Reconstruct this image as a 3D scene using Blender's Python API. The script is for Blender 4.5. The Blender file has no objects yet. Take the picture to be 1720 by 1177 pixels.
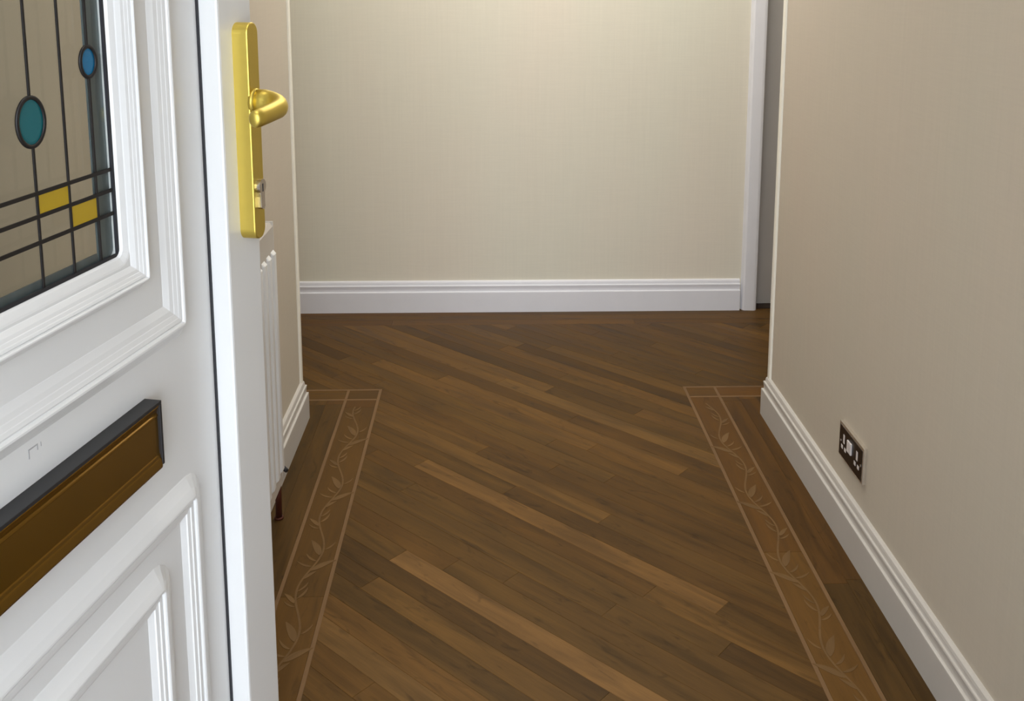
import bpy, bmesh, math, random
from mathutils import Vector, Matrix
random.seed(7)
S = bpy.context.scene
COL = S.collection
R = math.radians

# ------------------------------------------------------------------ camera
EYE = 1.30
F_PX, CY_PX, HORIZON = 1640.0, 218.0, -44.0
cam_d = bpy.data.cameras.new('camera')
cam = bpy.data.objects.new('camera', cam_d)
COL.objects.link(cam)
cam_d.sensor_fit = 'HORIZONTAL'
cam_d.sensor_width = 36.0
cam_d.lens = F_PX / 1720 * 36.0
cam_d.shift_y = (CY_PX - 588.5) / 1720
cam_d.clip_start = 0.02
pitch = math.atan((CY_PX - HORIZON) / F_PX)
yaw = math.atan(36 / math.hypot(F_PX, CY_PX - HORIZON))
cam.location = (0, 0, EYE)
cam.rotation_euler = (math.pi / 2 - pitch, 0, -yaw)
S.camera = cam

# ------------------------------------------------------------------ world, exposure
W = bpy.data.worlds.new('overcast_sky')
S.world = W
W.use_nodes = True
nt = W.node_tree
nt.nodes.clear()
bg = nt.nodes.new('ShaderNodeBackground')
wo = nt.nodes.new('ShaderNodeOutputWorld')
tc = nt.nodes.new('ShaderNodeTexCoord')
sx = nt.nodes.new('ShaderNodeSeparateXYZ')
rp = nt.nodes.new('ShaderNodeValToRGB')
rp.color_ramp.elements[0].position = 0.45
rp.color_ramp.elements[0].color = (0.55, 0.60, 0.66, 1)
rp.color_ramp.elements[1].position = 1.0
rp.color_ramp.elements[1].color = (0.95, 1.0, 1.08, 1)
mp = nt.nodes.new('ShaderNodeMapRange')
mp.inputs[1].default_value = -1
nt.links.new(tc.outputs['Generated'], sx.inputs[0])
nt.links.new(sx.outputs['Z'], mp.inputs[0])
nt.links.new(mp.outputs[0], rp.inputs[0])
nt.links.new(rp.outputs[0], bg.inputs[0])
nt.links.new(bg.outputs[0], wo.inputs[0])
bg.inputs[1].default_value = 9.5

def area(name, loc, rot, sx_, sy_, power, colr, portal=False):
    d = bpy.data.lights.new(name, 'AREA')
    d.shape = 'RECTANGLE'
    d.size, d.size_y = sx_, sy_
    d.energy = power
    d.color = colr
    if portal:
        d.cycles.is_portal = True
    o = bpy.data.objects.new(name, d)
    o.location = loc
    o.rotation_euler = rot
    COL.objects.link(o)
    return o
# portal that only guides sky sampling through the open doorway (adds no light)
area('doorway_portal', (-0.012, 0.24, 1.04), (R(90), 0, 0), 0.88, 2.06, 1, (1, 1, 1), True)
# added fill lights without fixtures, above the frame: brighten corridor and hall
area('corridor_fill_light', (-0.28, 0.95, 2.37), (0, 0, 0), 0.35, 0.35, 6, (1.0, 0.97, 0.92))
area('hall_fill_light', (0.25, 2.90, 2.37), (0, 0, 0), 1.3, 0.5, 21, (1.0, 0.96, 0.89))

S.view_settings.view_transform = 'Standard'
S.view_settings.look = 'None'
S.view_settings.gamma = 1
S.view_settings.use_curve_mapping = False
S.view_settings.exposure = 0.26

# ------------------------------------------------------------------ materials
def mat(name, col, rough=0.5, metal=0.0, spec=0.5, coat=0.0):
    m = bpy.data.materials.new(name)
    m.use_nodes = True
    b = m.node_tree.nodes['Principled BSDF']
    b.inputs['Base Color'].default_value = (*col, 1)
    b.inputs['Roughness'].default_value = rough
    b.inputs['Metallic'].default_value = metal
    b.inputs['Specular IOR Level'].default_value = spec
    b.inputs['Coat Weight'].default_value = coat
    return m

def noise_var(m, scale, amount, bump=0.0, bscale=None, stretch=(1, 1, 1), coords='Object', bdist=0.001):
    """gentle procedural variation of colour and relief"""
    t = m.node_tree
    b = t.nodes['Principled BSDF']
    c = tuple(b.inputs['Base Color'].default_value)
    tc = t.nodes.new('ShaderNodeTexCoord')
    mg = t.nodes.new('ShaderNodeMapping')
    mg.inputs['Scale'].default_value = stretch
    n = t.nodes.new('ShaderNodeTexNoise')
    n.inputs['Scale'].default_value = scale
    n.inputs['Detail'].default_value = 4
    t.links.new(tc.outputs[coords], mg.inputs[0])
    t.links.new(mg.outputs[0], n.inputs['Vector'])
    mx = t.nodes.new('ShaderNodeMix')
    mx.data_type = 'RGBA'
    mx.inputs[6].default_value = (c[0] * (1 - amount), c[1] * (1 - amount), c[2] * (1 - amount), 1)
    mx.inputs[7].default_value = (min(c[0] * (1 + amount), 1), min(c[1] * (1 + amount), 1), min(c[2] * (1 + amount), 1), 1)
    t.links.new(n.outputs[0], mx.inputs[0])
    t.links.new(mx.outputs[2], b.inputs['Base Color'])
    if bump:
        n2 = t.nodes.new('ShaderNodeTexNoise')
        n2.inputs['Scale'].default_value = bscale or scale * 6
        t.links.new(mg.outputs[0], n2.inputs['Vector'])
        bp = t.nodes.new('ShaderNodeBump')
        bp.inputs['Strength'].default_value = bump
        bp.inputs['Distance'].default_value = bdist
        t.links.new(n2.outputs[0], bp.inputs['Height'])
        t.links.new(bp.outputs[0], b.inputs['Normal'])
    return m

def wallpaper_mat(name, col):
    """woven beige wallpaper: fine vertical and horizontal threads"""
    m = mat(name, col, 0.75, spec=0.25)
    t = m.node_tree
    b = t.nodes['Principled BSDF']
    tc = t.nodes.new('ShaderNodeTexCoord')
    def nz(stretch, scale, det=3):
        mg = t.nodes.new('ShaderNodeMapping')
        mg.inputs['Scale'].default_value = stretch
        n = t.nodes.new('ShaderNodeTexNoise')
        n.inputs['Scale'].default_value = scale
        n.inputs['Detail'].default_value = det
        t.links.new(tc.outputs['Object'], mg.inputs[0])
        t.links.new(mg.outputs[0], n.inputs['Vector'])
        return n
    warp = nz((1, 1, 0.03), 160)
    weft = nz((0.05, 0.05, 1), 220)
    blot = nz((1, 1, 0.45), 2.2, 2)
    add = t.nodes.new('ShaderNodeMath'); add.operation = 'ADD'
    t.links.new(warp.outputs[0], add.inputs[0]); t.links.new(weft.outputs[0], add.inputs[1])
    r = t.nodes.new('ShaderNodeMapRange')
    r.inputs[1].default_value = 0.6; r.inputs[2].default_value = 1.4
    r.inputs[3].default_value = 0.975; r.inputs[4].default_value = 1.025
    t.links.new(add.outputs[0], r.inputs[0])
    mx = t.nodes.new('ShaderNodeMix'); mx.data_type = 'RGBA'
    mx.inputs[6].default_value = (col[0] * 1.05, col[1] * 0.985, col[2] * 0.98, 1)
    mx.inputs[7].default_value = (col[0] * 0.96, col[1] * 1.01, col[2] * 1.0, 1)
    t.links.new(blot.outputs[0], mx.inputs[0])
    vm = t.nodes.new('ShaderNodeVectorMath'); vm.operation = 'SCALE'
    t.links.new(mx.outputs[2], vm.inputs[0]); t.links.new(r.outputs[0], vm.inputs['Scale'])
    t.links.new(vm.outputs[0], b.inputs['Base Color'])
    bp = t.nodes.new('ShaderNodeBump')
    bp.inputs['Strength'].default_value = 0.15; bp.inputs['Distance'].default_value = 0.0006
    t.links.new(add.outputs[0], bp.inputs['Height'])
    t.links.new(bp.outputs[0], b.inputs['Normal'])
    return m

def wood_mat(name, base, rough=0.42, contrast=1.0):
    """boards: grain runs along the object's own X axis; the object colour is that board's own tone"""
    m = mat(name, base, rough, spec=0.14)
    t = m.node_tree
    b = t.nodes['Principled BSDF']
    tc = t.nodes.new('ShaderNodeTexCoord')
    oi = t.nodes.new('ShaderNodeObjectInfo')
    ml = t.nodes.new('ShaderNodeMath'); ml.operation = 'MULTIPLY'; ml.inputs[1].default_value = 41.0
    t.links.new(oi.outputs['Random'], ml.inputs[0])
    cb = t.nodes.new('ShaderNodeCombineXYZ')
    t.links.new(ml.outputs[0], cb.inputs[0]); t.links.new(ml.outputs[0], cb.inputs[1])
    ad = t.nodes.new('ShaderNodeVectorMath'); ad.operation = 'ADD'
    t.links.new(tc.outputs['Object'], ad.inputs[0]); t.links.new(cb.outputs[0], ad.inputs[1])
    def nz(stretch, det, dist=0.0, rg=0.55):
        mg = t.nodes.new('ShaderNodeMapping'); mg.inputs['Scale'].default_value = stretch
        n = t.nodes.new('ShaderNodeTexNoise')
        n.inputs['Scale'].default_value = 1.0; n.inputs['Detail'].default_value = det
        n.inputs['Distortion'].default_value = dist; n.inputs['Roughness'].default_value = rg
        t.links.new(ad.outputs[0], mg.inputs[0]); t.links.new(mg.outputs[0], n.inputs['Vector'])
        return n
    broad = nz((3.0, 26, 1), 3, 0.8)
    fine = nz((9, 260, 1), 5, 0.2, 0.7)
    knot = nz((9, 34, 1), 2, 1.6)
    def mr(n, a, c, lo, hi):
        r = t.nodes.new('ShaderNodeMapRange')
        r.inputs[1].default_value = a; r.inputs[2].default_value = c
        r.inputs[3].default_value = lo; r.inputs[4].default_value = hi
        t.links.new(n.outputs[0], r.inputs[0]); return r
    k = contrast
    a1 = mr(broad, 0.3, 0.7, 1 - 0.30 * k, 1 + 0.30 * k)
    a2 = mr(fine, 0.3, 0.7, 1 - 0.10 * k, 1 + 0.10 * k)
    a3 = mr(knot, 0.27, 0.40, 1 - 0.33 * k, 1.0)
    m1 = t.nodes.new('ShaderNodeMath'); m1.operation = 'MULTIPLY'
    m2 = t.nodes.new('ShaderNodeMath'); m2.operation = 'MULTIPLY'
    t.links.new(a1.outputs[0], m1.inputs[0]); t.links.new(a2.outputs[0], m1.inputs[1])
    t.links.new(m1.outputs[0], m2.inputs[0]); t.links.new(a3.outputs[0], m2.inputs[1])
    vm = t.nodes.new('ShaderNodeVectorMath'); vm.operation = 'MULTIPLY'
    vm.inputs[1].default_value = base
    t.links.new(oi.outputs['Color'], vm.inputs[0])
    vs = t.nodes.new('ShaderNodeVectorMath'); vs.operation = 'SCALE'
    t.links.new(vm.outputs[0], vs.inputs[0]); t.links.new(m2.outputs[0], vs.inputs['Scale'])
    t.links.new(vs.outputs[0], b.inputs['Base Color'])
    rr = mr(broad, 0.3, 0.7, rough - 0.05, rough + 0.08)
    t.links.new(rr.outputs[0], b.inputs['Roughness'])
    bp = t.nodes.new('ShaderNodeBump')
    bp.inputs['Strength'].default_value = 0.25; bp.inputs['Distance'].default_value = 0.0004
    t.links.new(fine.outputs[0], bp.inputs['Height']); t.links.new(bp.outputs[0], b.inputs['Normal'])
    return m

def glass_mat(name, tint, refl=0.06, rough=0.02):
    """thin pane: lets light through with its tint, mirrors at the surface"""
    m = bpy.data.materials.new(name)
    m.use_nodes = True
    t = m.node_tree
    t.nodes.clear()
    o = t.nodes.new('ShaderNodeOutputMaterial')
    tr = t.nodes.new('ShaderNodeBsdfTransparent'); tr.inputs[0].default_value = (*tint, 1)
    gl = t.nodes.new('ShaderNodeBsdfGlossy'); gl.inputs['Roughness'].default_value = rough
    fr = t.nodes.new('ShaderNodeFresnel'); fr.inputs[0].default_value = 1.5
    nz = t.nodes.new('ShaderNodeTexNoise'); nz.inputs['Scale'].default_value = 30
    bp = t.nodes.new('ShaderNodeBump'); bp.inputs['Strength'].default_value = 0.0; bp.inputs['Distance'].default_value = 0.002
    t.links.new(nz.outputs[0], bp.inputs['Height'])
    t.links.new(bp.outputs[0], gl.inputs['Normal'])
    mx = t.nodes.new('ShaderNodeMixShader')
    ge = t.nodes.new('ShaderNodeNewGeometry')       # front surfaces only: no false total reflection inside the thin pane
    iv = t.nodes.new('ShaderNodeMath'); iv.operation = 'SUBTRACT'; iv.inputs[0].default_value = 1.0
    mu = t.nodes.new('ShaderNodeMath'); mu.operation = 'MULTIPLY'
    t.links.new(ge.outputs['Backfacing'], iv.inputs[1])
    t.links.new(fr.outputs[0], mu.inputs[0]); t.links.new(iv.outputs[0], mu.inputs[1])
    t.links.new(mu.outputs[0], mx.inputs[0])
    t.links.new(tr.outputs[0], mx.inputs[1]); t.links.new(gl.outputs[0], mx.inputs[2])
    t.links.new(mx.outputs[0], o.inputs[0])
    return m

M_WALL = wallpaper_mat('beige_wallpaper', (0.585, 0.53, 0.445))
M_FAR = wallpaper_mat('beige_wallpaper_lit', (0.75, 0.71, 0.60))  # same beige wallpaper, lightened to put the far wall's brightness into its colour
M_CEIL = noise_var(mat('ceiling_paint', (0.82, 0.81, 0.78), 0.8), 8, 0.02)
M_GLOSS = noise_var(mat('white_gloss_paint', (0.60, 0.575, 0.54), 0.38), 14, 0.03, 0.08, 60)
M_GLOSSF = noise_var(mat('white_gloss_paint_lit', (0.80, 0.80, 0.84), 0.38), 14, 0.03, 0.08, 60)  # lighter copy of the white gloss: light on the far trim put into colour
M_GREYW = noise_var(mat('grey_white_door_paint', (0.50, 0.48, 0.46), 0.5), 14, 0.03)
M_CREAM = noise_var(mat('cream_corner_bead', (0.95, 0.92, 0.82), 0.25), 30, 0.03)
M_UPVC = noise_var(mat('white_upvc', (0.73, 0.735, 0.735), 0.28, spec=0.5), 9, 0.015)
M_BLACK = noise_var(mat('black_rubber', (0.012, 0.012, 0.016), 0.6), 40, 0.2)
M_LETTER = noise_var(mat('black_plastic', (0.013, 0.013, 0.015), 0.5), 40, 0.2)
M_LEAD = noise_var(mat('lead_came', (0.012, 0.010, 0.010), 0.5, 0.3), 60, 0.2)
M_GOLDP = noise_var(mat('gold_handle', (0.66, 0.51, 0.11), 0.45, 1.0), 60, 0.05, 0.1, 400, bdist=0.0004)
M_BRONZE = noise_var(mat('dark_gold_flap', (0.17, 0.085, 0.008), 0.22, 0.75), 12, 0.1)
M_CHROME = noise_var(mat('chrome', (0.62, 0.58, 0.54), 0.25, 1.0), 60, 0.05)
M_DKCHROME = noise_var(mat('smoked_chrome_plate', (0.70, 0.65, 0.58), 0.22, 0.75), 60, 0.05)
M_SOCKBLK = noise_var(mat('black_socket_insert', (0.012, 0.007, 0.005), 0.35), 40, 0.2)
M_SHUTTER = noise_var(mat('white_socket_plastic', (0.75, 0.70, 0.68), 0.35), 40, 0.03)
M_RAD = noise_var(mat('white_radiator_enamel', (0.70, 0.68, 0.65), 0.35), 14, 0.02)
M_RADP = noise_var(mat('radiator_enamel_dim', (0.56, 0.52, 0.47), 0.45), 14, 0.02)  # white enamel darkened: the dimness of the panel face is in this colour
M_RADR = noise_var(mat('radiator_enamel_lit', (0.80, 0.81, 0.82), 0.3), 14, 0.02)  # same enamel lightened: daylight on the flute faces painted into the ribs
M_RADGR = noise_var(mat('grey_radiator_grille', (0.40, 0.38, 0.36), 0.5), 14, 0.05)
M_COPPER = noise_var(mat('dull_copper', (0.10, 0.025, 0.012), 0.5, 0.4), 30, 0.25)
M_SUB = noise_var(mat('dark_subfloor', (0.03, 0.016, 0.008), 0.9), 20, 0.2)
M_PATH = noise_var(mat('concrete_path', (0.30, 0.29, 0.27), 0.9), 20, 0.15, 0.3, 80)
M_SPACER = noise_var(mat('blue_grey_glazing_spacer', (0.12, 0.16, 0.18), 0.35, 0.4), 90, 0.35, stretch=(1, 1, 0.03))
M_SMUDGE = noise_var(mat('grey_smudge', (0.40, 0.40, 0.41), 0.6), 80, 0.15)
WOODB = (0.105, 0.053, 0.0125)
M_WOOD = wood_mat('brown_wood_boards', WOODB)
M_INLAY = wood_mat('inlay_ground_wood', (0.108, 0.052, 0.011), contrast=0.6)
M_LINE = wood_mat('pale_inlay_line', (0.185, 0.107, 0.050), contrast=0.4)
M_LEAF = wood_mat('pale_inlay_leaf', (0.155, 0.088, 0.034), contrast=0.4)
M_GLASS = glass_mat('clear_glass', (0.96, 0.965, 0.95))
M_TEAL = noise_var(mat('teal_glass', (0.0, 0.115, 0.14), 0.25), 10, 0.15)
M_BLUE = noise_var(mat('blue_glass', (0.0, 0.135, 0.30), 0.2), 60, 0.35, stretch=(1, 1, 0.1))
M_YELL = noise_var(mat('yellow_glass', (0.42, 0.28, 0.012), 0.25), 10, 0.1)

# ------------------------------------------------------------------ helpers
def obj(name, bm, m, parent=None, smooth=False, kind=None, label=None, cat=None):
    me = bpy.data.meshes.new(name)
    bmesh.ops.recalc_face_normals(bm, faces=bm.faces[:])
    bm.to_mesh(me)
    bm.free()
    me.materials.append(m)
    if smooth:
        for p in me.polygons:
            p.use_smooth = True
    o = bpy.data.objects.new(name, me)
    COL.objects.link(o)
    if parent:
        o.parent = parent
    if kind: o['kind'] = kind
    if label: o['label'] = label
    if cat: o['category'] = cat
    return o

def empty(name, loc, rz=0, label=None, cat=None, kind=None):
    o = bpy.data.objects.new(name, None)
    o.empty_display_size = 0.05
    o.location = loc
    o.rotation_euler = (0, 0, rz)
    COL.objects.link(o)
    if label: o['label'] = label
    if cat: o['category'] = cat
    if kind: o['kind'] = kind
    return o

def box(bm, x0, x1, y0, y1, z0, z1, bev=0.0, seg=2):
    vs = [bm.verts.new((x, y, z)) for x in (x0, x1) for y in (y0, y1) for z in (z0, z1)]
    q = [(0, 1, 3, 2), (4, 6, 7, 5), (0, 4, 5, 1), (2, 3, 7, 6), (0, 2, 6, 4), (1, 5, 7, 3)]
    fs = [bm.faces.new([vs[i] for i in f]) for f in q]
    if bev:
        es = list({e for f in fs for e in f.edges})
        bmesh.ops.bevel(bm, geom=es, offset=bev, segments=seg, affect='EDGES', profile=0.6)
    return bm

def boxm(*a, **k):
    return box(bmesh.new(), *a, **k)

def ring_solid(bm, rings, closed=True, caps=False):
    """skin a list of equal-length vertex rings"""
    vr = [[bm.verts.new(p) for p in r] for r in rings]
    n = len(vr[0])
    for a, b in zip(vr[:-1], vr[1:]):
        for i in range(n if closed else n - 1):
            j = (i + 1) % n
            bm.faces.new((a[i], a[j], b[j], b[i]))
    if caps:
        bm.faces.new(vr[0][::-1])
        bm.faces.new(vr[-1])
    return bm

def tube(bm, pts, rad, seg=12, flat=1.0, up=Vector((0, 0, 1))):
    """round bar along points; rad may be a list; flat squeezes it across"""
    pts = [Vector(p) for p in pts]
    rr = rad if isinstance(rad, (list, tuple)) else [rad] * len(pts)
    rings = []
    for i, p in enumerate(pts):
        a = pts[max(i - 1, 0)]; b = pts[min(i + 1, len(pts) - 1)]
        t = (b - a).normalized()
        u = up if abs(t.dot(up)) < 0.95 else Vector((1, 0, 0))
        s = t.cross(u).normalized(); w = s.cross(t).normalized()
        rings.append([p + (s * math.cos(k * 2 * math.pi / seg) * flat + w * math.sin(k * 2 * math.pi / seg)) * rr[i] for k in range(seg)])
    return ring_solid(bm, rings, True, True)

def sweep_path(path, prof, cap=True):
    """extrude a profile (offset to the right-hand side of travel, z) along a plan path with mitres"""
    bm = bmesh.new()
    path = [Vector(p) for p in path]
    rings = []
    for i, p in enumerate(path):
        d0 = (path[i] - path[i - 1]).normalized() if i else None
        d1 = (path[i + 1] - path[i]).normalized() if i < len(path) - 1 else None
        n0 = Vector((d0.y, -d0.x)) if d0 else None
        n1 = Vector((d1.y, -d1.x)) if d1 else None
        if n0 is None: nn = n1
        elif n1 is None: nn = n0
        else:
            nn = (n0 + n1).normalized()
            nn = nn / nn.dot(n1)
        rings.append([(p.x + nn.x * u, p.y + nn.y * u, z) for u, z in prof])
    return ring_solid(bm, rings, True, cap)

# ------------------------------------------------------------------ the room shell
XL, XR, YC, YF = -0.56, 0.822, 2.72, 3.66
def wallbox(name, *a, m=M_WALL):
    o = obj(name, boxm(*a), m, kind='structure')
    return o
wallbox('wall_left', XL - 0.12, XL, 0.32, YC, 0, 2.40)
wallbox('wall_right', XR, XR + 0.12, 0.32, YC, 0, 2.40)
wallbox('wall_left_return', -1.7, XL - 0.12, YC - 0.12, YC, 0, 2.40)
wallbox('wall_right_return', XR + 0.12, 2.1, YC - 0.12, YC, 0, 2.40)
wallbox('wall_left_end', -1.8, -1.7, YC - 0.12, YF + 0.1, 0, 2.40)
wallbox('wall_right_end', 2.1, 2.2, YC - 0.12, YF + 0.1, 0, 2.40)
bm = bmesh.new()
box(bm, -1.7, 1.02, YF, YF + 0.10, 0, 2.40)
box(bm, 1.02, 1.86, YF, YF + 0.10, 2.02, 2.40)
box(bm, 1.86, 2.1, YF, YF + 0.10, 0, 2.40)
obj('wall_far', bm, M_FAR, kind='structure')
bm = bmesh.new()
box(bm, -1.2, -0.505, 0.16, 0.32, 0, 2.40)
box(bm, 0.48, 1.3, 0.16, 0.32, 0, 2.40)
box(bm, -0.505, 0.48, 0.16, 0.32, 2.11, 2.40)
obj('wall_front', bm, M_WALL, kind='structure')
obj('ceiling', boxm(-1.8, 2.2, 0.16, YF + 0.1, 2.40, 2.46), M_CEIL, kind='structure')

# cream beads on the two outside corners, rounded
for nm, xc, sgn in (('trim_1', XL, -1), ('trim_2', XR, 1)):
    bm = bmesh.new()
    r = 0.0055
    cx, cy = xc + sgn * 0.002, YC - 0.001
    pts = []
    for k in range(9):
        a = R(180 + 90 * k / 8) if sgn > 0 else R(270 + 90 * k / 8)
        pts.append((cx + r * math.cos(a) - sgn * 0.003, cy + r * math.sin(a) - 0.009))
    if sgn > 0:
        out = [(xc + 0.002, YC + 0.004), (xc - 0.0062, YC + 0.004)] + pts + [(xc + 0.002, pts[-1][1])]
    else:
        out = [(xc - 0.002, pts[0][1])] + pts + [(xc + 0.0062, YC + 0.004), (xc - 0.002, YC + 0.004)]
    ring_solid(bm, [[(x, y, z) for x, y in out] for z in (0.120, 2.395)], True, True)
    obj(nm, bm, M_CREAM, kind='structure')

# skirting boards: square face, bead, cove, top lip (offset from the wall, height)
SK = [(0.0, 0.0), (0.019, 0.0), (0.019, 0.078), (0.0185, 0.0805), (0.0165, 0.0815), (0.0135, 0.0818), (0.0130, 0.0835),
      (0.0130, 0.090), (0.0140, 0.098), (0.0150, 0.103), (0.0140, 0.1055), (0.0105, 0.106), (0.0100, 0.1085), (0.0095, 0.114),
      (0.0080, 0.119), (0.0045, 0.122), (0.0, 0.1225)]
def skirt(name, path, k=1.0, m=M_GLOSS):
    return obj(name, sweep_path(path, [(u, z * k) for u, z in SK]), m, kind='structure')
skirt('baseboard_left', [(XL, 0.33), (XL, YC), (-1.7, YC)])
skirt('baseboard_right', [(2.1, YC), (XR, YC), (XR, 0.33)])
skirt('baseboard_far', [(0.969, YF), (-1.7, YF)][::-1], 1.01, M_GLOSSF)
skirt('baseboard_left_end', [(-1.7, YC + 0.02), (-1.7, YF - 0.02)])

# far doorway: architrave, lining, closed grey-white door
bm = bmesh.new()
AP = [(0.0, 0.0), (0.006, 0.014), (0.012, 0.020), (0.048, 0.022), (0.056, 0.020), (0.060, 0.014), (0.061, 0.0)]
rings = []
for (x, z, fx, fz) in ((1.036, 0.0, -1, 0), (1.036, 2.0, -1, 1), (1.844, 2.0, 1, 1), (1.844, 0.0, 1, 0)):
    rings.append([(x + fx * (0.061 - u), YF - h, z + fz * (0.061 - u)) for u, h in AP])
ring_solid(bm, rings, True, True)
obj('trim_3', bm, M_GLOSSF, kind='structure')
bm = bmesh.new()
box(bm, 1.022, 1.036, YF, YF + 0.10, 0, 2.0)
box(bm, 1.844, 1.858, YF, YF + 0.10, 0, 2.0)
box(bm, 1.022, 1.858, YF, YF + 0.10, 2.0, 2.014)
obj('trim_4', bm, M_GREYW, kind='structure')
d2 = empty('door_2', (1.04, YF + 0.05, 0), kind='structure', label='closed grey-white door in the far doorway behind the right wall', cat='door')
obj('door_panel', boxm(0.0, 0.80, 0.0, 0.04, 0.0045, 1.995, bev=0.002), M_GREYW, d2)
bm = bmesh.new()
tube(bm, [(0.74, 0.0, 1.0), (0.74, -0.045, 1.0), (0.64, -0.05, 1.0)], 0.009)
obj('door_handle', bm, M_CHROME, d2, True)
obj('doorway_floor_strip', boxm(1.036, 1.844, YF - 0.001, YF + 0.05, 0.0, 0.004), M_SUB, kind='structure')  # dark strip on the floor of the far doorway

# outside: path, and the front door's frame and sill
obj('path', boxm(-6, 6, -6, 0.12, -0.2, -0.12), M_PATH, kind='structure')
bm = bmesh.new()
box(bm, -0.505, -0.460, 0.20, 0.30, 0.0, 2.11, bev=0.003)
box(bm, 0.435, 0.480, 0.20, 0.30, 0.0, 2.11, bev=0.003)
box(bm, -0.460, 0.435, 0.20, 0.30, 2.065, 2.11, bev=0.003)
box(bm, -0.460, 0.435, 0.20, 0.30, -0.02, 0.018, bev=0.003)
obj('door_frame', bm, M_UPVC, kind='structure')
obj('sky_blocker_side', boxm(-0.70, -0.52, -1.0, 0.16, -0.12, 2.4), M_PATH, kind='structure')  # added unseen screen: cuts sideways sky light on the door
obj('sky_blocker_side', boxm(0.50, 0.68, -1.0, 0.16, -0.12, 2.4), M_PATH, kind='structure')  # matching added light screen on the right
obj('sky_blocker_top', boxm(-0.75, 0.75, -1.0, 0.16, 2.4, 2.5), M_CEIL, kind='structure')  # added unseen cover: keeps the incoming sky light frontal
obj('doorstep', boxm(-0.5, 0.48, -0.10, 0.20, -0.12, -0.02, bev=0.006), M_PATH, kind='structure')

# ------------------------------------------------------------------ floor: boards, inlay lines, vine
floor = obj('floor', boxm(-1.7, 2.1, 0.20, YF + 0.10, -0.05, -0.0045), M_SUB, kind='structure')
TH = 0.004
GAP = 0.00012
def plank_bm(L, Wd, ch=0.0004):
    bm = bmesh.new()
    a, b = L / 2 - GAP, Wd / 2 - GAP
    r = lambda a_, b_, z: [(-a_, -b_, z), (a_, -b_, z), (a_, b_, z), (-a_, b_, z)]
    ring_solid(bm, [r(a, b, -TH), r(a, b, -ch), r(a - ch, b - ch, 0)], True, True)
    return bm
def tone(v, warm=0.0):
    return (v * (1 + warm), v, v * (1 - warm * 0.8), 1)
def add_plank(cx, cy, ang, L, Wd, regions, col, m=M_WOOD, name='floor_plank', label=None):
    mw = Matrix.Translation((cx, cy, 0)) @ Matrix.Rotation(ang, 4, 'Z')
    inv = mw.inverted()
    ca, sa = math.cos(ang), math.sin(ang)
    cs = [(cx + ca * x - sa * y, cy + sa * x + ca * y) for x in (-L / 2, L / 2) for y in (-Wd / 2, Wd / 2)]
    out = bmesh.new()
    for (x0, x1, y0, y1) in regions:
        if max(c[0] for c in cs) < x0 or min(c[0] for c in cs) > x1 or max(c[1] for c in cs) < y0 or min(c[1] for c in cs) > y1:
            continue
        bm = plank_bm(L, Wd)
        bmesh.ops.transform(bm, matrix=mw, verts=bm.verts[:])
        for co, no in (((x0, 0, 0), (-1, 0, 0)), ((x1, 0, 0), (1, 0, 0)), ((0, y0, 0), (0, -1, 0)), ((0, y1, 0), (0, 1, 0))):
            g = bm.verts[:] + bm.edges[:] + bm.faces[:]
            if not g: break
            bmesh.ops.bisect_plane(bm, geom=g, plane_co=co, plane_no=no, clear_outer=True)
        if len(bm.faces) < 2:
            bm.free(); continue
        bmesh.ops.transform(bm, matrix=inv, verts=bm.verts[:])
        tmp = bpy.data.meshes.new('t'); bm.to_mesh(tmp); bm.free()
        out.from_mesh(tmp); bpy.data.meshes.remove(tmp)
    area_ = sum(f.calc_area() for f in out.faces if f.normal.z > 0.9)
    if area_ < 0.0004:
        out.free(); return None
    me = bpy.data.meshes.new(name)
    out.to_mesh(me); out.free()
    me.materials.append(m)
    o = bpy.data.objects.new(name, me)
    COL.objects.link(o)
    o.parent = floor
    o.matrix_local = mw
    o.color = col
    if label: o['label'] = label
    return o

LN = 0.009                                     # width of a pale inlay line
LI, LO = -0.3525, -0.4525                      # left border, inner and outer line centres
RI, RO = 0.6125, 0.7090                        # right border
T1, T2 = 2.932, 2.860                          # cross lines
FB = 3.505                                     # far border
hl = LN / 2
NA = R(43)
nx, ny = math.sin(NA), math.cos(NA)            # across the boards
ux, uy = math.cos(NA), -math.sin(NA)           # along the boards
PW, PL = 0.054, 0.914
FIELD = [(LI + hl, RI - hl, 0.30, T1 + hl), (-1.68, 2.08, T1 + hl, FB)]
offs = {5: -1.818, -1: -1.546, 15: -2.02, -6: -1.62, 7: -2.20, 1: -1.30, 3: -1.75}
lights = {(5, -1.36): 1.45, (-1, -1.1): 1.65, (-6, -1.2): 1.45, (7, -1.8): 1.22, (15, -1.6): 1.32, (15, -2.3): 1.25, (15, -0.9): 1.25,
          (16, -2.6): 1.2, (12, -2.3): 1.2, (20, -2.3): 1.15, (22, -2.6): 1.25, (-3, -1.2): 1.15, (4, -1.2): 0.85, (6, -1.2): 0.82,
          (0, -1.1): 0.95, (-4, -1.3): 0.85, (14, -1.3): 0.82, (16, -1.2): 0.85}
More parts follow.
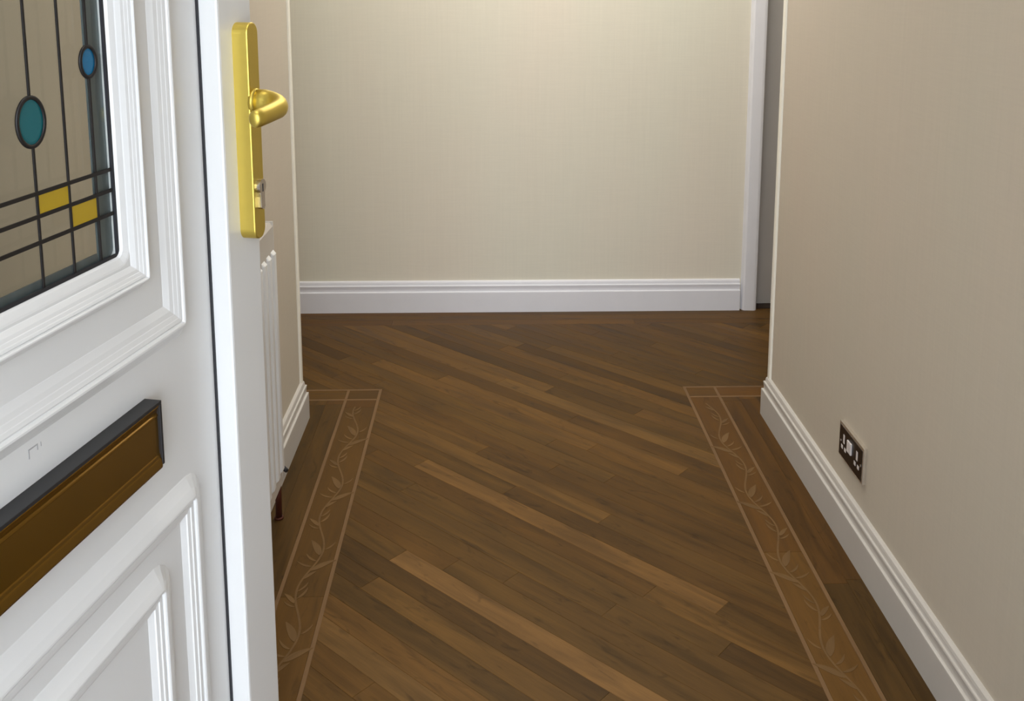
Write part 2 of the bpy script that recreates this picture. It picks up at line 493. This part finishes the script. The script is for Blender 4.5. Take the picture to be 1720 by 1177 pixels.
for row in range(-34, 60):
    c = 1.371 + PW * (row + 0.5)
    rr = random.Random(row * 13 + 5)
    st = offs.get(row, -2.0 + rr.random() * PL)
    k0 = int(math.floor((-4.2 - st) / PL))
    for k in range(k0, k0 + 8):
        u0 = st + k * PL
        um = u0 + PL / 2
        px_, py_ = nx * c + ux * um, ny * c + uy * um
        v = 0.93 + 0.13 * rr.gauss(0, 1)
        for (lr, lu), lv in lights.items():
            if lr == row and u0 <= lu <= u0 + PL:
                v = lv
        wv = rr.uniform(-0.03, 0.04)
        v = max(v, 0.66)
        pale = max(0.0, v - 1.1)                      # the pale boards are greyer as well as lighter
        add_plank(px_, py_, -NA, PL, PW, FIELD, (v * (1 + wv), v * (1 + 0.08 * pale), v * (1 - wv + 0.7 * pale), 1))

def straight(x0, x1, y0, y1, along, rows, L, seed, v0=0.85, m=M_WOOD):
    rr = random.Random(seed)
    wd = ((x1 - x0) if along == 'y' else (y1 - y0)) / rows
    for i in range(rows):
        a0, a1 = (y0, y1) if along == 'y' else (x0, x1)
        p = a0 - rr.random() * L
        while p < a1:
            col = tone(v0 + rr.uniform(-0.14, 0.14), rr.uniform(-0.04, 0.10))
            if along == 'y':
                add_plank(x0 + wd * (i + 0.5), p + L / 2, math.pi / 2, L, wd, [(x0, x1, y0, y1)], col, m)
            else:
                add_plank(p + L / 2, y0 + wd * (i + 0.5), 0, L, wd, [(x0, x1, y0, y1)], col, m)
            p += L
straight(XL, LO - hl, 0.30, T2 - hl, 'y', 2, PL, 3, 0.80)
straight(RO + hl, XR, 0.30, T2 - hl, 'y', 2, PL, 4, 0.80)
straight(-1.68, XL, YC, T2 - hl, 'x', 2, PL, 6, 0.72)
straight(XR, 2.08, YC, T2 - hl, 'x', 2, PL, 7, 0.72)
for x0, x1, sd in ((-1.68, LO - hl, 8), (LO + hl, LI - hl, 9), (RI + hl, RO - hl, 16), (RO + hl, 2.08, 17)):
    straight(x0, x1, T2 + hl, T1 - hl, 'x', 1, PL, sd, 0.95, M_INLAY)
straight(-1.68, 2.08, FB, YF, 'x', 3, PL, 10, 0.95)
straight(1.0, 1.9, YF, YF + 0.10, 'x', 2, PL, 12, 0.85)
straight(LO + hl, LI - hl, 0.30, T2 - hl, 'y', 1, PL, 13, 1.0, M_INLAY)
straight(RI + hl, RO - hl, 0.30, T2 - hl, 'y', 1, PL, 14, 1.0, M_INLAY)

def line(x0, x1, y0, y1):
    al = (x1 - x0) > (y1 - y0)
    L = (x1 - x0) if al else (y1 - y0)
    w = (y1 - y0) if al else (x1 - x0)
    bm = plank_bm(L, w, 0.0004)
    o = obj('inlay_line', bm, M_LINE, floor)
    o.location = ((x0 + x1) / 2, (y0 + y1) / 2, 0.0)
    o.rotation_euler = (0, 0, 0 if al else math.pi / 2)
for x in (LI, RI):
    line(x - hl, x + hl, 0.30, T1 + hl)
for x in (LO, RO):
    line(x - hl, x + hl, 0.30, T2 - hl)
    line(x - hl, x + hl, T2 + hl, T1 - hl)
for y in (T1, T2):
    line(-1.68, LI - hl, y - hl, y + hl)
    line(RI + hl, 2.08, y - hl, y + hl)

# vine: stems and leaves let into the border strips, a hair proud
def leaf_mesh(name, L, w, bend, tip=1.3):
    bm = bmesh.new()
    n = 9
    left, right = [], []
    for i in range(n):
        t = i / (n - 1)
        hw = w / 2 * math.sin(math.pi * min(1, t ** 0.8)) ** 0.8 if 0 < i < n - 1 else w * 0.04
        x = L * t; y = bend * t * t
        dx, dy = L, 2 * bend * t
        q = math.hypot(dx, dy); ex, ey = -dy / q, dx / q
        left.append((x + ex * hw, y + ey * hw)); right.append((x - ex * hw, y - ey * hw))
    out = left + right[::-1]
    ring_solid(bm, [[(x, y, -0.001) for x, y in out], [(x, y, 0.0002) for x, y in out]], True, False)
    # top face as quads
    bm.verts.ensure_lookup_table()
    N = len(out)
    top = bm.verts[N:]
    for i in range(n - 1):
        bm.faces.new((top[i], top[i + 1], top[N - 2 - i], top[N - 1 - i]))
    bmesh.ops.recalc_face_normals(bm, faces=bm.faces[:])
    me = bpy.data.meshes.new(name)
    bm.to_mesh(me); bm.free()
    me.materials.append(M_LEAF)
    return me
LEAVES = {'bigL': leaf_mesh('inlay_leaf', 0.066, 0.0165, 0.013), 'bigR': leaf_mesh('inlay_leaf', 0.066, 0.0165, -0.013),
          'curlL': leaf_mesh('inlay_leaf', 0.040, 0.0066, 0.020), 'curlR': leaf_mesh('inlay_leaf', 0.040, 0.0066, -0.020)}
def put_leaf(kind, x, y, ang, s=1.0):
    o = bpy.data.objects.new('inlay_leaf', LEAVES[kind])
    COL.objects.link(o)
    o.parent = floor
    o.location = (x, y, 0.0004)
    o.rotation_euler = (0, 0, R(ang))
    o.scale = (s, s, 1)
    o.color = tone(random.uniform(0.92, 1.12))
def vine(xc, side, y_main):
    """xc strip centre; side = +1 as on the left strip, -1 mirrored"""
    P = 0.29
    amp = 0.016
    sx = lambda y: xc + side * amp * math.sin(2 * math.pi * (y - y_main) / P + 0.5)
    pts = []
    y = 0.33
    while y < 2.815:
        pts.append((sx(y), y)); y += 0.0145
    bm = bmesh.new()
    L_, R_ = [], []
    for i, p in enumerate(pts):
        a = Vector(pts[max(i - 1, 0)]); b = Vector(pts[min(i + 1, len(pts) - 1)])
        t = (b - a).normalized(); w = 0.0022
        L_.append((p[0] - t.y * w, p[1] + t.x * w)); R_.append((p[0] + t.y * w, p[1] - t.x * w))
    rings = [[(l[0], l[1], -0.001), (l[0], l[1], 0.0005), (r_[0], r_[1], 0.0005), (r_[0], r_[1], -0.001)] for l, r_ in zip(L_, R_)]
    ring_solid(bm, rings, True, True)
    st = obj('inlay_stem', bm, M_LEAF, floor)
    k = math.floor((0.35 - y_main) / P)
    while True:
        ym = y_main + k * P
        k += 1
        if ym > 2.80: break
        def lf(kind, dy, dx, ang, s=1.0):
            yy = ym + dy
            if yy < 0.34 or yy > 2.79: return
            if side < 0:
                kind = kind[:-1] + ('R' if kind[-1] == 'L' else 'L'); ang = 180 - ang
            put_leaf(kind, sx(yy) + side * dx, yy, ang, s)
        # main node: broad leaf on the outer side, two curled below it, broad leaf on the inner side
        lf('bigL', 0.030, -0.004, 104, 1.0)
        lf('curlR', -0.012, -0.002, 178, 0.95)
        lf('curlR', 0.008, -0.002, 160, 0.9)
        lf('bigR', -0.028, 0.003, 50, 0.95)
        lf('curlL', 0.052, 0.003, 30, 0.8)
        # secondary node: spray of three
        lf('bigL', 0.150, -0.004, 118, 0.62)
        lf('curlR', 0.138, -0.003, 172, 0.75)
        lf('curlL', 0.165, 0.002, 40, 0.95)
        lf('curlL', 0.190, 0.002, 34, 0.8)
        lf('bigR', 0.232, 0.002, 62, 0.55)
vine((LI + LO) / 2, 1, 2.30)
vine((RI + RO) / 2, -1, 2.235)

# ------------------------------------------------------------------ front door (outer face seen), open inward
TH12 = R(12)
hinge = (-0.4515, 0.3184)
door = empty('door_1', (hinge[0], hinge[1], 0.0), R(90) - TH12, kind='structure', cat='door',
             label='white panelled front door with leaded glass, standing open on the left')
# local frame: x = s along the door from the hinge, y = -(height of relief towards us), z up; y 0 = raised sash face
def db(s0, s1, o0, o1, z0, z1, bev=0.0, bm=None):
    return box(bm if bm is not None else bmesh.new(), s0, s1, -o1, -o0, z0, z1, bev=bev)
PF = -0.024
obj('door_stile', db(0.7604, 0.840, -0.066, 0.0, 0.025, 2.055, 0.003), M_UPVC, door)
obj('door_stile', db(0.0, 0.0796, -0.066, 0.0, 0.025, 2.055, 0.003), M_UPVC, door)
obj('door_rail', db(0.0797, 0.7603, -0.066, 0.0, 0.025, 0.105, 0.003), M_UPVC, door)
obj('door_rail', db(0.0797, 0.7603, -0.066, 0.0, 1.975, 2.055, 0.003), M_UPVC, door)
bm = bmesh.new()
for a in ((0.7572, 0.7604, 0.105, 1.975), (0.0796, 0.0828, 0.105, 1.975)):
    db(a[0], a[1], -0.06, PF + 0.0022, a[2], a[3], 0, bm)
for z0, z1 in ((0.105, 0.1082), (1.9718, 1.975)):
    db(0.0828, 0.7572, -0.06, PF + 0.0022, z0, z1, 0, bm)
obj('gasket', bm, M_BLACK, door)
# moulded panel with the glazing opening
GS0, GS1, GZ0, GZ1 = 0.240, 0.600, 1.034, 1.86      # visible glass edge
def rrect(s0, s1, z0, z1, r, n=4):
    pts = []
    for (cx, cz, a0) in ((s1 - r, z0 + r, -90), (s1 - r, z1 - r, 0), (s0 + r, z1 - r, 90), (s0 + r, z0 + r, 180)):
        for k in range(n + 1):
            a = R(a0 + 90 * k / n)
            pts.append((cx + r * math.cos(a), cz + r * math.sin(a)))
    return pts
def frame_rings(bm, s0, s1, z0, z1, prof, r0=0.003, closed_prof=False):
    """loft a relief profile (u outward from the crest rectangle, height) round a rounded rectangle"""
    rings = []
    for u, h in prof:
        rings.append([(s, -h, z) for s, z in rrect(s0 - u, s1 + u, z0 - u, z1 + u, max(r0 + u, 0.0008))])
    ring_solid(bm, rings, True, False)
    if closed_prof:
        pass
    return rings
bm = bmesh.new()
# front face of the panel, hole edge rolls in to the glass
outer = rrect(0.0828, 0.7572, 0.1082, 1.9718, 0.0004)
prof = [(-0.0, PF), ]
hole = lambda u, h: [(s, -h, z) for s, z in rrect(GS0 - u, GS1 + u, GZ0 - u, GZ1 + u, max(0.008 + u, 0.001))]
ring_solid(bm, [[(s, 0.060, z) for s, z in outer], [(s, -PF, z) for s, z in outer],
                hole(0.010, PF), hole(0.008, PF - 0.0005), hole(0.002, PF - 0.003), hole(0.0, PF - 0.006), hole(0.0, -0.0375), hole(0.035, -0.0385), hole(0.035, -0.060),
                [(s, 0.060, z) for s, z in outer]], True, False)
bmesh.ops.remove_doubles(bm, verts=bm.verts[:], dist=1e-6)
panel = obj('door_panel', bm, M_UPVC, door)
# raised mouldings (crest rectangle)
MP = [(-0.028, -0.0005), (-0.0265, 0.0005), (-0.0200, 0.0034), (-0.0150, 0.0044), (-0.0142, 0.0049), (-0.0095, 0.0062), (-0.0088, 0.0067),
      (-0.0050, 0.0076), (-0.0042, 0.0068), (-0.0034, 0.0068), (-0.0026, 0.0088), (-0.001, 0.0097), (0.0010, 0.0097), (0.0028, 0.0086),
      (0.0045, 0.0062), (0.0080, 0.0042), (0.0120, 0.0016), (0.0150, 0.0), (0.0160, -0.0005)]
MQ = [(-u * 1.0, h) for u, h in MP][::-1]                       # broad side outward
def moulding(s0, s1, z0, z1, p, r0):
    bm = bmesh.new()
    frame_rings(bm, s0, s1, z0, z1, [(u, PF + h) for u, h in p], r0)
    o = obj('panel_moulding', bm, M_UPVC, door)
    m = o.data
    return o
moulding(0.1524, 0.6876, 0.9353, 1.900, MP, 0.003)
moulding(0.2152, 0.6248, 1.0046, 1.872, [(u * 0.62, h) for u, h in MP], 0.003)
MLOW = [(-0.022, -0.0005), (-0.0205, 0.0005), (-0.0150, 0.0036), (-0.0142, 0.0050), (-0.0095, 0.0058), (-0.0088, 0.0070), (-0.0050, 0.0074),
        (-0.0042, 0.0062), (-0.0034, 0.0062), (-0.0026, 0.0090), (-0.001, 0.0100), (0.0010, 0.0100), (0.0035, 0.0093), (0.0100, 0.0070), (0.0170, 0.0035),
        (0.0230, 0.0008), (0.0250, -0.0005)]
moulding(0.150, 0.690, 0.170, 0.7387, MLOW, 0.006)
moulding(0.2203, 0.6197, 0.235, 0.6741, MLOW, 0.006)

# glazing: two panes, spacer, leading, coloured pieces
GO = -0.032
obj('glass_pane', db(GS0, GS1, GO - 0.003, GO, GZ0, GZ1), M_GLASS, door)
obj('glass_pane', db(GS0, GS1, -0.0435, -0.0405, GZ0, GZ1), M_GLASS, door)
bm = bmesh.new()
SPW, SPH = 0.0262, 0.0090
for w0, w1, d in ((0.0, 0.0105, GO - 0.0040), (0.0118, SPW - 0.002, GO - 0.0032)):
    db(GS1 - w1, GS1 - w0, -0.0370, d, GZ0, GZ1, 0, bm)
    db(GS0 + w0, GS0 + w1, -0.0370, d, GZ0, GZ1, 0, bm)
db(GS0 + SPW, GS1 - SPW, -0.0370, GO - 0.0034, GZ0, GZ0 + SPH, 0, bm)
db(GS0 + SPW, GS1 - SPW, -0.0370, GO - 0.0034, GZ1 - SPH, GZ1, 0, bm)
obj('glazing_spacer', bm, M_SPACER, door)
bm = bmesh.new()
for a in ((GS1 - 0.0028, GS1, GZ0, GZ1), (GS0, GS0 + 0.0028, GZ0, GZ1), (GS0, GS1, GZ0, GZ0 + 0.0028), (GS0, GS1, GZ1 - 0.0028, GZ1)):
    db(a[0], a[1], GO - 0.0002, GO + 0.0025, a[2], a[3], 0, bm)
obj('glazing_seal', bm, M_BLACK, door)
V1, V2, V3 = 0.4915, 0.5340, 0.5733
Z1, Z2, Z3 = 1.1185, 1.0988, 1.0765
E1 = (V1, 1.1790, 0.0170, 0.0205)
E2 = (V3 + 0.0005, 1.2218, 0.0115, 0.0138)
LW = 0.0013
TOP = GZ1 - 0.003; BOT = GZ0 + 0.003
def came(s0, s1, z0, z1):
    obj('lead_strip', db(s0, s1, GO, GO + 0.0016, z0, z1, 0.0004), M_LEAD, door)
def vert(v, e=None):
    zs = [BOT, Z3 - 0.0018, Z3 + 0.0018, Z2 - 0.0018, Z2 + 0.0018, Z1 - 0.0018, Z1 + 0.0018]
    for a, b in zip(zs[::2], zs[1::2]):
        came(v - LW, v + LW, a, b)
    if e:
        came(v - LW, v + LW, Z1 + 0.0018, e[1] - e[3] - 0.0010)
        came(v - LW, v + LW, e[1] + e[3] + 0.0010, TOP)
    else:
        came(v - LW, v + LW, Z1 + 0.0018, TOP)
E1m = (0.84 - V1, E1[1], E1[2], E1[3]); E2m = (0.84 - V3, E2[1], E2[2], E2[3])
vert(V1, E1); vert(V2); vert(V3, E2); vert(0.84 - V1, E1m); vert(0.84 - V2); vert(0.84 - V3, E2m)
for z in (Z1, Z2, Z3):
    came(GS0 + 0.003, GS1 - 0.003, z - 0.0018, z + 0.0018)
def ellipse(e, m, lab):
    bm = bmesh.new()
    n = 36
    el = lambda k, o: [(e[0] + (e[2] + k) * math.cos(2 * math.pi * i / n), -(GO + o), e[1] + (e[3] + k) * math.sin(2 * math.pi * i / n)) for i in range(n)]
    ring_solid(bm, [el(0.0018, 0), el(0.0018, 0.0014), el(0.0008, 0.0022), el(-0.0010, 0.0022), el(-0.0018, 0.0014), el(-0.0018, 0), el(0.0018, 0)], True, False)
    bmesh.ops.remove_doubles(bm, verts=bm.verts[:], dist=1e-6)
    obj('lead_ring', bm, M_LEAD, door, True)
    bm = bmesh.new()
    ring_solid(bm, [el(-0.0016, 0), el(-0.0016, 0.0006), el(-0.004, 0.0009)], True, True)
    obj('coloured_glass', bm, m, door, label=lab)
ellipse(E1, M_TEAL, 'round teal glass piece'); ellipse(E2, M_BLUE, 'small oval blue glass piece')
ellipse(E1m, M_TEAL, 'round teal glass piece'); ellipse(E2m, M_BLUE, 'small oval blue glass piece')
def yel(s0, s1, z0, z1):
    obj('coloured_glass', db(s0 + LW, s1 - LW, GO, GO + 0.0007, z0 + 0.0018, z1 - 0.0018), M_YELL, door, label='yellow glass rectangle')
yel(V1, V2, Z2, Z1); yel(V2, V3, Z3, Z2)
yel(0.84 - V2, 0.84 - V1, Z2, Z1); yel(0.84 - V3, 0.84 - V2, Z3, Z2)

# letterbox: black hooded frame round a dark gold flap
lb = empty('letterbox', (0, 0, 0)); lb.parent = door
bm = bmesh.new()
LS0, LS1, LZ0, LZ1, LF = 0.222, 0.6180, 0.8115, 0.8815, PF + 0.018
db(LS0, LS1, PF - 0.001, LF, LZ1 - 0.0035, LZ1, 0.0006, bm)
db(LS1 - 0.0035, LS1, PF - 0.001, LF, LZ0 + 0.003, LZ1 - 0.0036, 0.0006, bm)
db(LS0, LS0 + 0.0035, PF - 0.001, LF, LZ0 + 0.003, LZ1 - 0.0036, 0.0006, bm)
obj('letterbox_frame', bm, M_LETTER, lb)
bm = bmesh.new()
prof = [(LZ1 - 0.0037, 0.0166), (LZ1 - 0.0048, 0.0174), (LZ1 - 0.0062, 0.0160), (LZ1 - 0.0125, 0.0140), (LZ1 - 0.0135, 0.0152), (LZ1 - 0.0150, 0.0156),
        (LZ1 - 0.0160, 0.0148), (LZ0 + 0.0150, 0.0148), (LZ0 + 0.0140, 0.0158), (LZ0 + 0.0110, 0.0160), (LZ0 + 0.0095, 0.0168), (LZ0 + 0.0020, 0.0178), (LZ0, 0.0172),
        (LZ0 - 0.001, 0.0150), (LZ0 - 0.001, -0.001), (LZ1 - 0.0037, -0.001)]
ring_solid(bm, [[(s, -(PF + h), z) for z, h in prof] for s in (LS0 + 0.0037, LS1 - 0.0037)], True, True)
obj('letterbox_flap', bm, M_BRONZE, lb)

# faint smudge left above the letterbox
bm = bmesh.new()
for a in ((0.4470, 0.4482, 0.9045, 0.9130), (0.4482, 0.4590, 0.9118, 0.9130), (0.4578, 0.4590, 0.9075, 0.9118), (0.4625, 0.4633, 0.9085, 0.9125)):
    db(a[0], a[1], PF, PF + 0.0002, a[2], a[3], 0, bm)
obj('smudge', bm, M_SMUDGE, door, label='faint grey mark above the letterbox')

# door handle: long rounded plate, bent lever, key cylinder
dh = empty('door_handle', (0, 0, 0)); dh.parent = door
bm = bmesh.new()
PS0, PS1, PZ0, PZ1, PT = 0.7905, 0.8175, 0.9985, 1.2465, 0.0185
rings = []
for ins, o in ((0.0, 0.0), (0.0, PT - 0.0016), (0.0005, PT - 0.0005), (0.0016, PT)):
    rings.append([(s, -o, z) for s, z in rrect(PS0 + ins, PS1 - ins, PZ0 + ins, PZ1 - ins, 0.0125 - ins, 8)])
ring_solid(bm, rings, True, True)
obj('handle_plate', bm, M_GOLDP, dh)
bm = bmesh.new()
lz = 1.1575
ls = 0.8035
path = [(ls, -PT + 0.001, lz), (ls, -0.030, lz)]
rad = [0.0142, 0.0142]
for k in range(1, 11):
    a = R(90 * k / 10)
    path.append((ls - 0.026 * (1 - math.cos(a)), -0.030 - 0.0265 * math.sin(a), lz - 0.0045 * k / 10))
    rad.append(0.0140 - 0.0034 * k / 10)
path += [(0.765, -0.0565, lz - 0.0055), (0.750, -0.0563, lz - 0.0065), (0.736, -0.0555, lz - 0.0075), (0.7265, -0.0545, lz - 0.008), (0.7235, -0.054, lz - 0.008)]
rad += [0.0102, 0.0100, 0.0098, 0.0092, 0.006]
tube(bm, path, rad, 18, 0.85)
obj('lever', bm, M_GOLDP, dh, True)
bm = bmesh.new()
tube(bm, [(ls, -PT + 0.002, lz), (ls, -PT - 0.003, lz)], 0.0150, 20)
obj('lever_collar', bm, M_GOLDP, dh, True)
bm = bmesh.new()
cz, cr = 1.0600, 0.0085
outl = [(ls + cr * math.cos(R(a)), cz + cr * math.sin(R(a))) for a in range(-55, 236, 15)]
outl += [(ls - 0.0045, cz - 0.012), (ls - 0.0045, cz - 0.024), (ls - 0.002, cz - 0.0265), (ls + 0.002, cz - 0.0265), (ls + 0.0045, cz - 0.024), (ls + 0.0045, cz - 0.012)]
ring_solid(bm, [[(s, -PT + 0.001, z) for s, z in outl], [(s, -PT - 0.005, z) for s, z in outl]], True, True)
cyl = obj('key_cylinder', bm, M_CHROME, dh, label='chrome key cylinder')
obj('keyhole', db(ls - 0.0008, ls + 0.0008, PT + 0.0045, PT + 0.0054, cz - 0.006, cz + 0.003), M_BLACK, cyl)

# ------------------------------------------------------------------ radiator on the left wall behind the door
RX, RXb, RY0, RY1, RZ0, RZ1 = -0.455, -0.545, 1.00, 2.005, 0.192, 0.785
rad_ = empty('radiator', (-0.50, 1.50, 0.0), label='white flat radiator with vertical flutes on the left wall behind the open door', cat='radiator')
def loc(o, p=(0.50, -1.50, 0.0)):
    for v in o.data.vertices:
        v.co += Vector(p)
    return o
NFL = 20
pitch_f = 0.038
rings = []
bm = bmesh.new()
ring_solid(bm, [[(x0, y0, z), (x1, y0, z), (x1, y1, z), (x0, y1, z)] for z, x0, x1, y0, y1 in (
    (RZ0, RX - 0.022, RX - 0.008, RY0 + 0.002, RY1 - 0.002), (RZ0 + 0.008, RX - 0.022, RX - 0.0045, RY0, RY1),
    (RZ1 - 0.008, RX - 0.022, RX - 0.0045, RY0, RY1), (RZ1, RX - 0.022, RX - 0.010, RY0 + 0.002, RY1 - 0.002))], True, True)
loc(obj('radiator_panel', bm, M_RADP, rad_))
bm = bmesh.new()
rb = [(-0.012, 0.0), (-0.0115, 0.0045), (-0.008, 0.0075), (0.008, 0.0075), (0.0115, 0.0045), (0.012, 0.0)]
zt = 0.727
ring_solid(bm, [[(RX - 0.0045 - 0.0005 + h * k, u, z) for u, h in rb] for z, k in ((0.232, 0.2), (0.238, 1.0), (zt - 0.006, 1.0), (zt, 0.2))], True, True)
rib0 = loc(obj('lit_flute_rib', bm, M_RADR, rad_), (0.50, 0, 0))  # raised strips stand in for flute faces that catch daylight
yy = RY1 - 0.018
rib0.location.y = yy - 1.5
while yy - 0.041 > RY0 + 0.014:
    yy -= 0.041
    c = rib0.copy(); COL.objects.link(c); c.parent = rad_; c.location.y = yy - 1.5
loc(obj('radiator_back_panel', boxm(RXb + 0.012, RXb + 0.030, RY0, RY1, RZ0 + 0.01, RZ1 - 0.006, bev=0.002), M_RAD, rad_))
for yy in (RY0 - 0.001, RY1 - 0.001):
    loc(obj('side_cover', boxm(RXb + 0.010, RX - 0.004, yy, yy + 0.0025, RZ0 + 0.02, RZ1 + 0.002), M_RAD, rad_))
g = bmesh.new()
yy = RY0 + 0.01
while yy < RY1 - 0.008:
    box(g, RXb + 0.030, RX - 0.022, yy, yy + 0.004, RZ1 - 0.012, RZ1 - 0.003)
    yy += 0.012
box(g, RXb + 0.030, RXb + 0.034, RY0, RY1 - 0.002, RZ1 - 0.012, RZ1 - 0.002)
box(g, RX - 0.026, RX - 0.0225, RY0, RY1 - 0.002, RZ1 - 0.012, RZ1 - 0.002)
loc(obj('top_grille', g, M_RADGR, rad_))
bm = bmesh.new()
for y0 in (1.2, 1.8):
    loc(obj('bracket', boxm(XL + 0.0012, RXb + 0.012, y0, y0 + 0.03, 0.25, 0.70), M_RAD, rad_))
bm.free()
bm = bmesh.new()
tube(bm, [(-0.505, 1.995, 0.225), (-0.505, 2.14, 0.215), (-0.508, 2.175, 0.20), (-0.512, 2.185, 0.165)], 0.008)
loc(obj('valve_tail', bm, M_CHROME, rad_, True))
bm = bmesh.new()
tube(bm, [(-0.512, 2.19, 0.112), (-0.512, 2.19, 0.116), (-0.512, 2.19, 0.165), (-0.512, 2.19, 0.172)], [0.011, 0.014, 0.014, 0.009], 14)
v = loc(obj('valve', bm, M_RAD, rad_, True, label='small white radiator valve'))
bm = bmesh.new()
tube(bm, [(-0.500, 2.184, 0.138), (-0.488, 2.175, 0.134)], [0.006, 0.005], 10)
sp = obj('valve_spindle', bm, M_BLACK, v, True); loc(sp)
bm = bmesh.new()
tube(bm, [(-0.516, 2.195, 0.0), (-0.514, 2.192, 0.115)], 0.0078, 12)
tube(bm, [(-0.516, 2.195, 0.0), (-0.516, 2.195, 0.005)], 0.011, 14)
loc(obj('pipe', bm, M_COPPER, rad_, True, label='reddish copper pipe'))

# ------------------------------------------------------------------ double socket on the right wall
SY0, SY1, SZ0, SZ1 = 1.985, 2.132, 0.187, 0.2715
sk = empty('double_socket', (XR, (SY0 + SY1) / 2, SZ0), label='black and chrome double wall socket above the right skirting board', cat='socket')
def sb(y0, y1, h0, h1, z0, z1, bev=0.0, bm=None):
    # y measured from the plate's far edge towards the camera; h = height off the wall
    cy = (SY0 + SY1) / 2
    return box(bm if bm is not None else bmesh.new(), -h1, -h0, SY1 - y1 - cy, SY1 - y0 - cy, z0, z1, bev=bev)
WS, HS = SY1 - SY0, SZ1 - SZ0
bm = bmesh.new()
sb(0, WS, 0.0, 0.0075, 0.0, HS, 0.0012, bm)
obj('socket_plate', bm, M_DKCHROME, sk)
bm = bmesh.new()
sb(0.004, WS - 0.006, 0.0070, 0.0083, 0.004, HS - 0.008, 0.0005, bm)
ins = obj('socket_insert', bm, M_SOCKBLK, sk)
H0, H1 = 0.0081, 0.0088
for c in (0.032, 0.112):
    for (a, b, z0, z1) in ((c - 0.0045, c + 0.0045, 0.040, 0.061), (c - 0.0150, c - 0.0045, 0.0235, 0.0325), (c + 0.0045, c + 0.0150, 0.0235, 0.0325)):
        obj('shutter', sb(a, b, H0, H1, z0, z1, 0.0003), M_SHUTTER, ins)
for c in (0.0630, 0.0760):
    rk = bmesh.new()
    sb(c - 0.0058, c + 0.0058, H0, H1 + 0.0030, 0.035, 0.062, 0.0010, rk)
    obj('rocker_switch', rk, M_SHUTTER, sk)
for c in (0.0125, WS - 0.0125):
    bm = bmesh.new()
    tube(bm, [(-0.0080, SY1 - c - (SY0 + SY1) / 2, HS * 0.46), (-0.0090, SY1 - c - (SY0 + SY1) / 2, HS * 0.46)], 0.003, 12)
    obj('screw', bm, M_CHROME, sk)
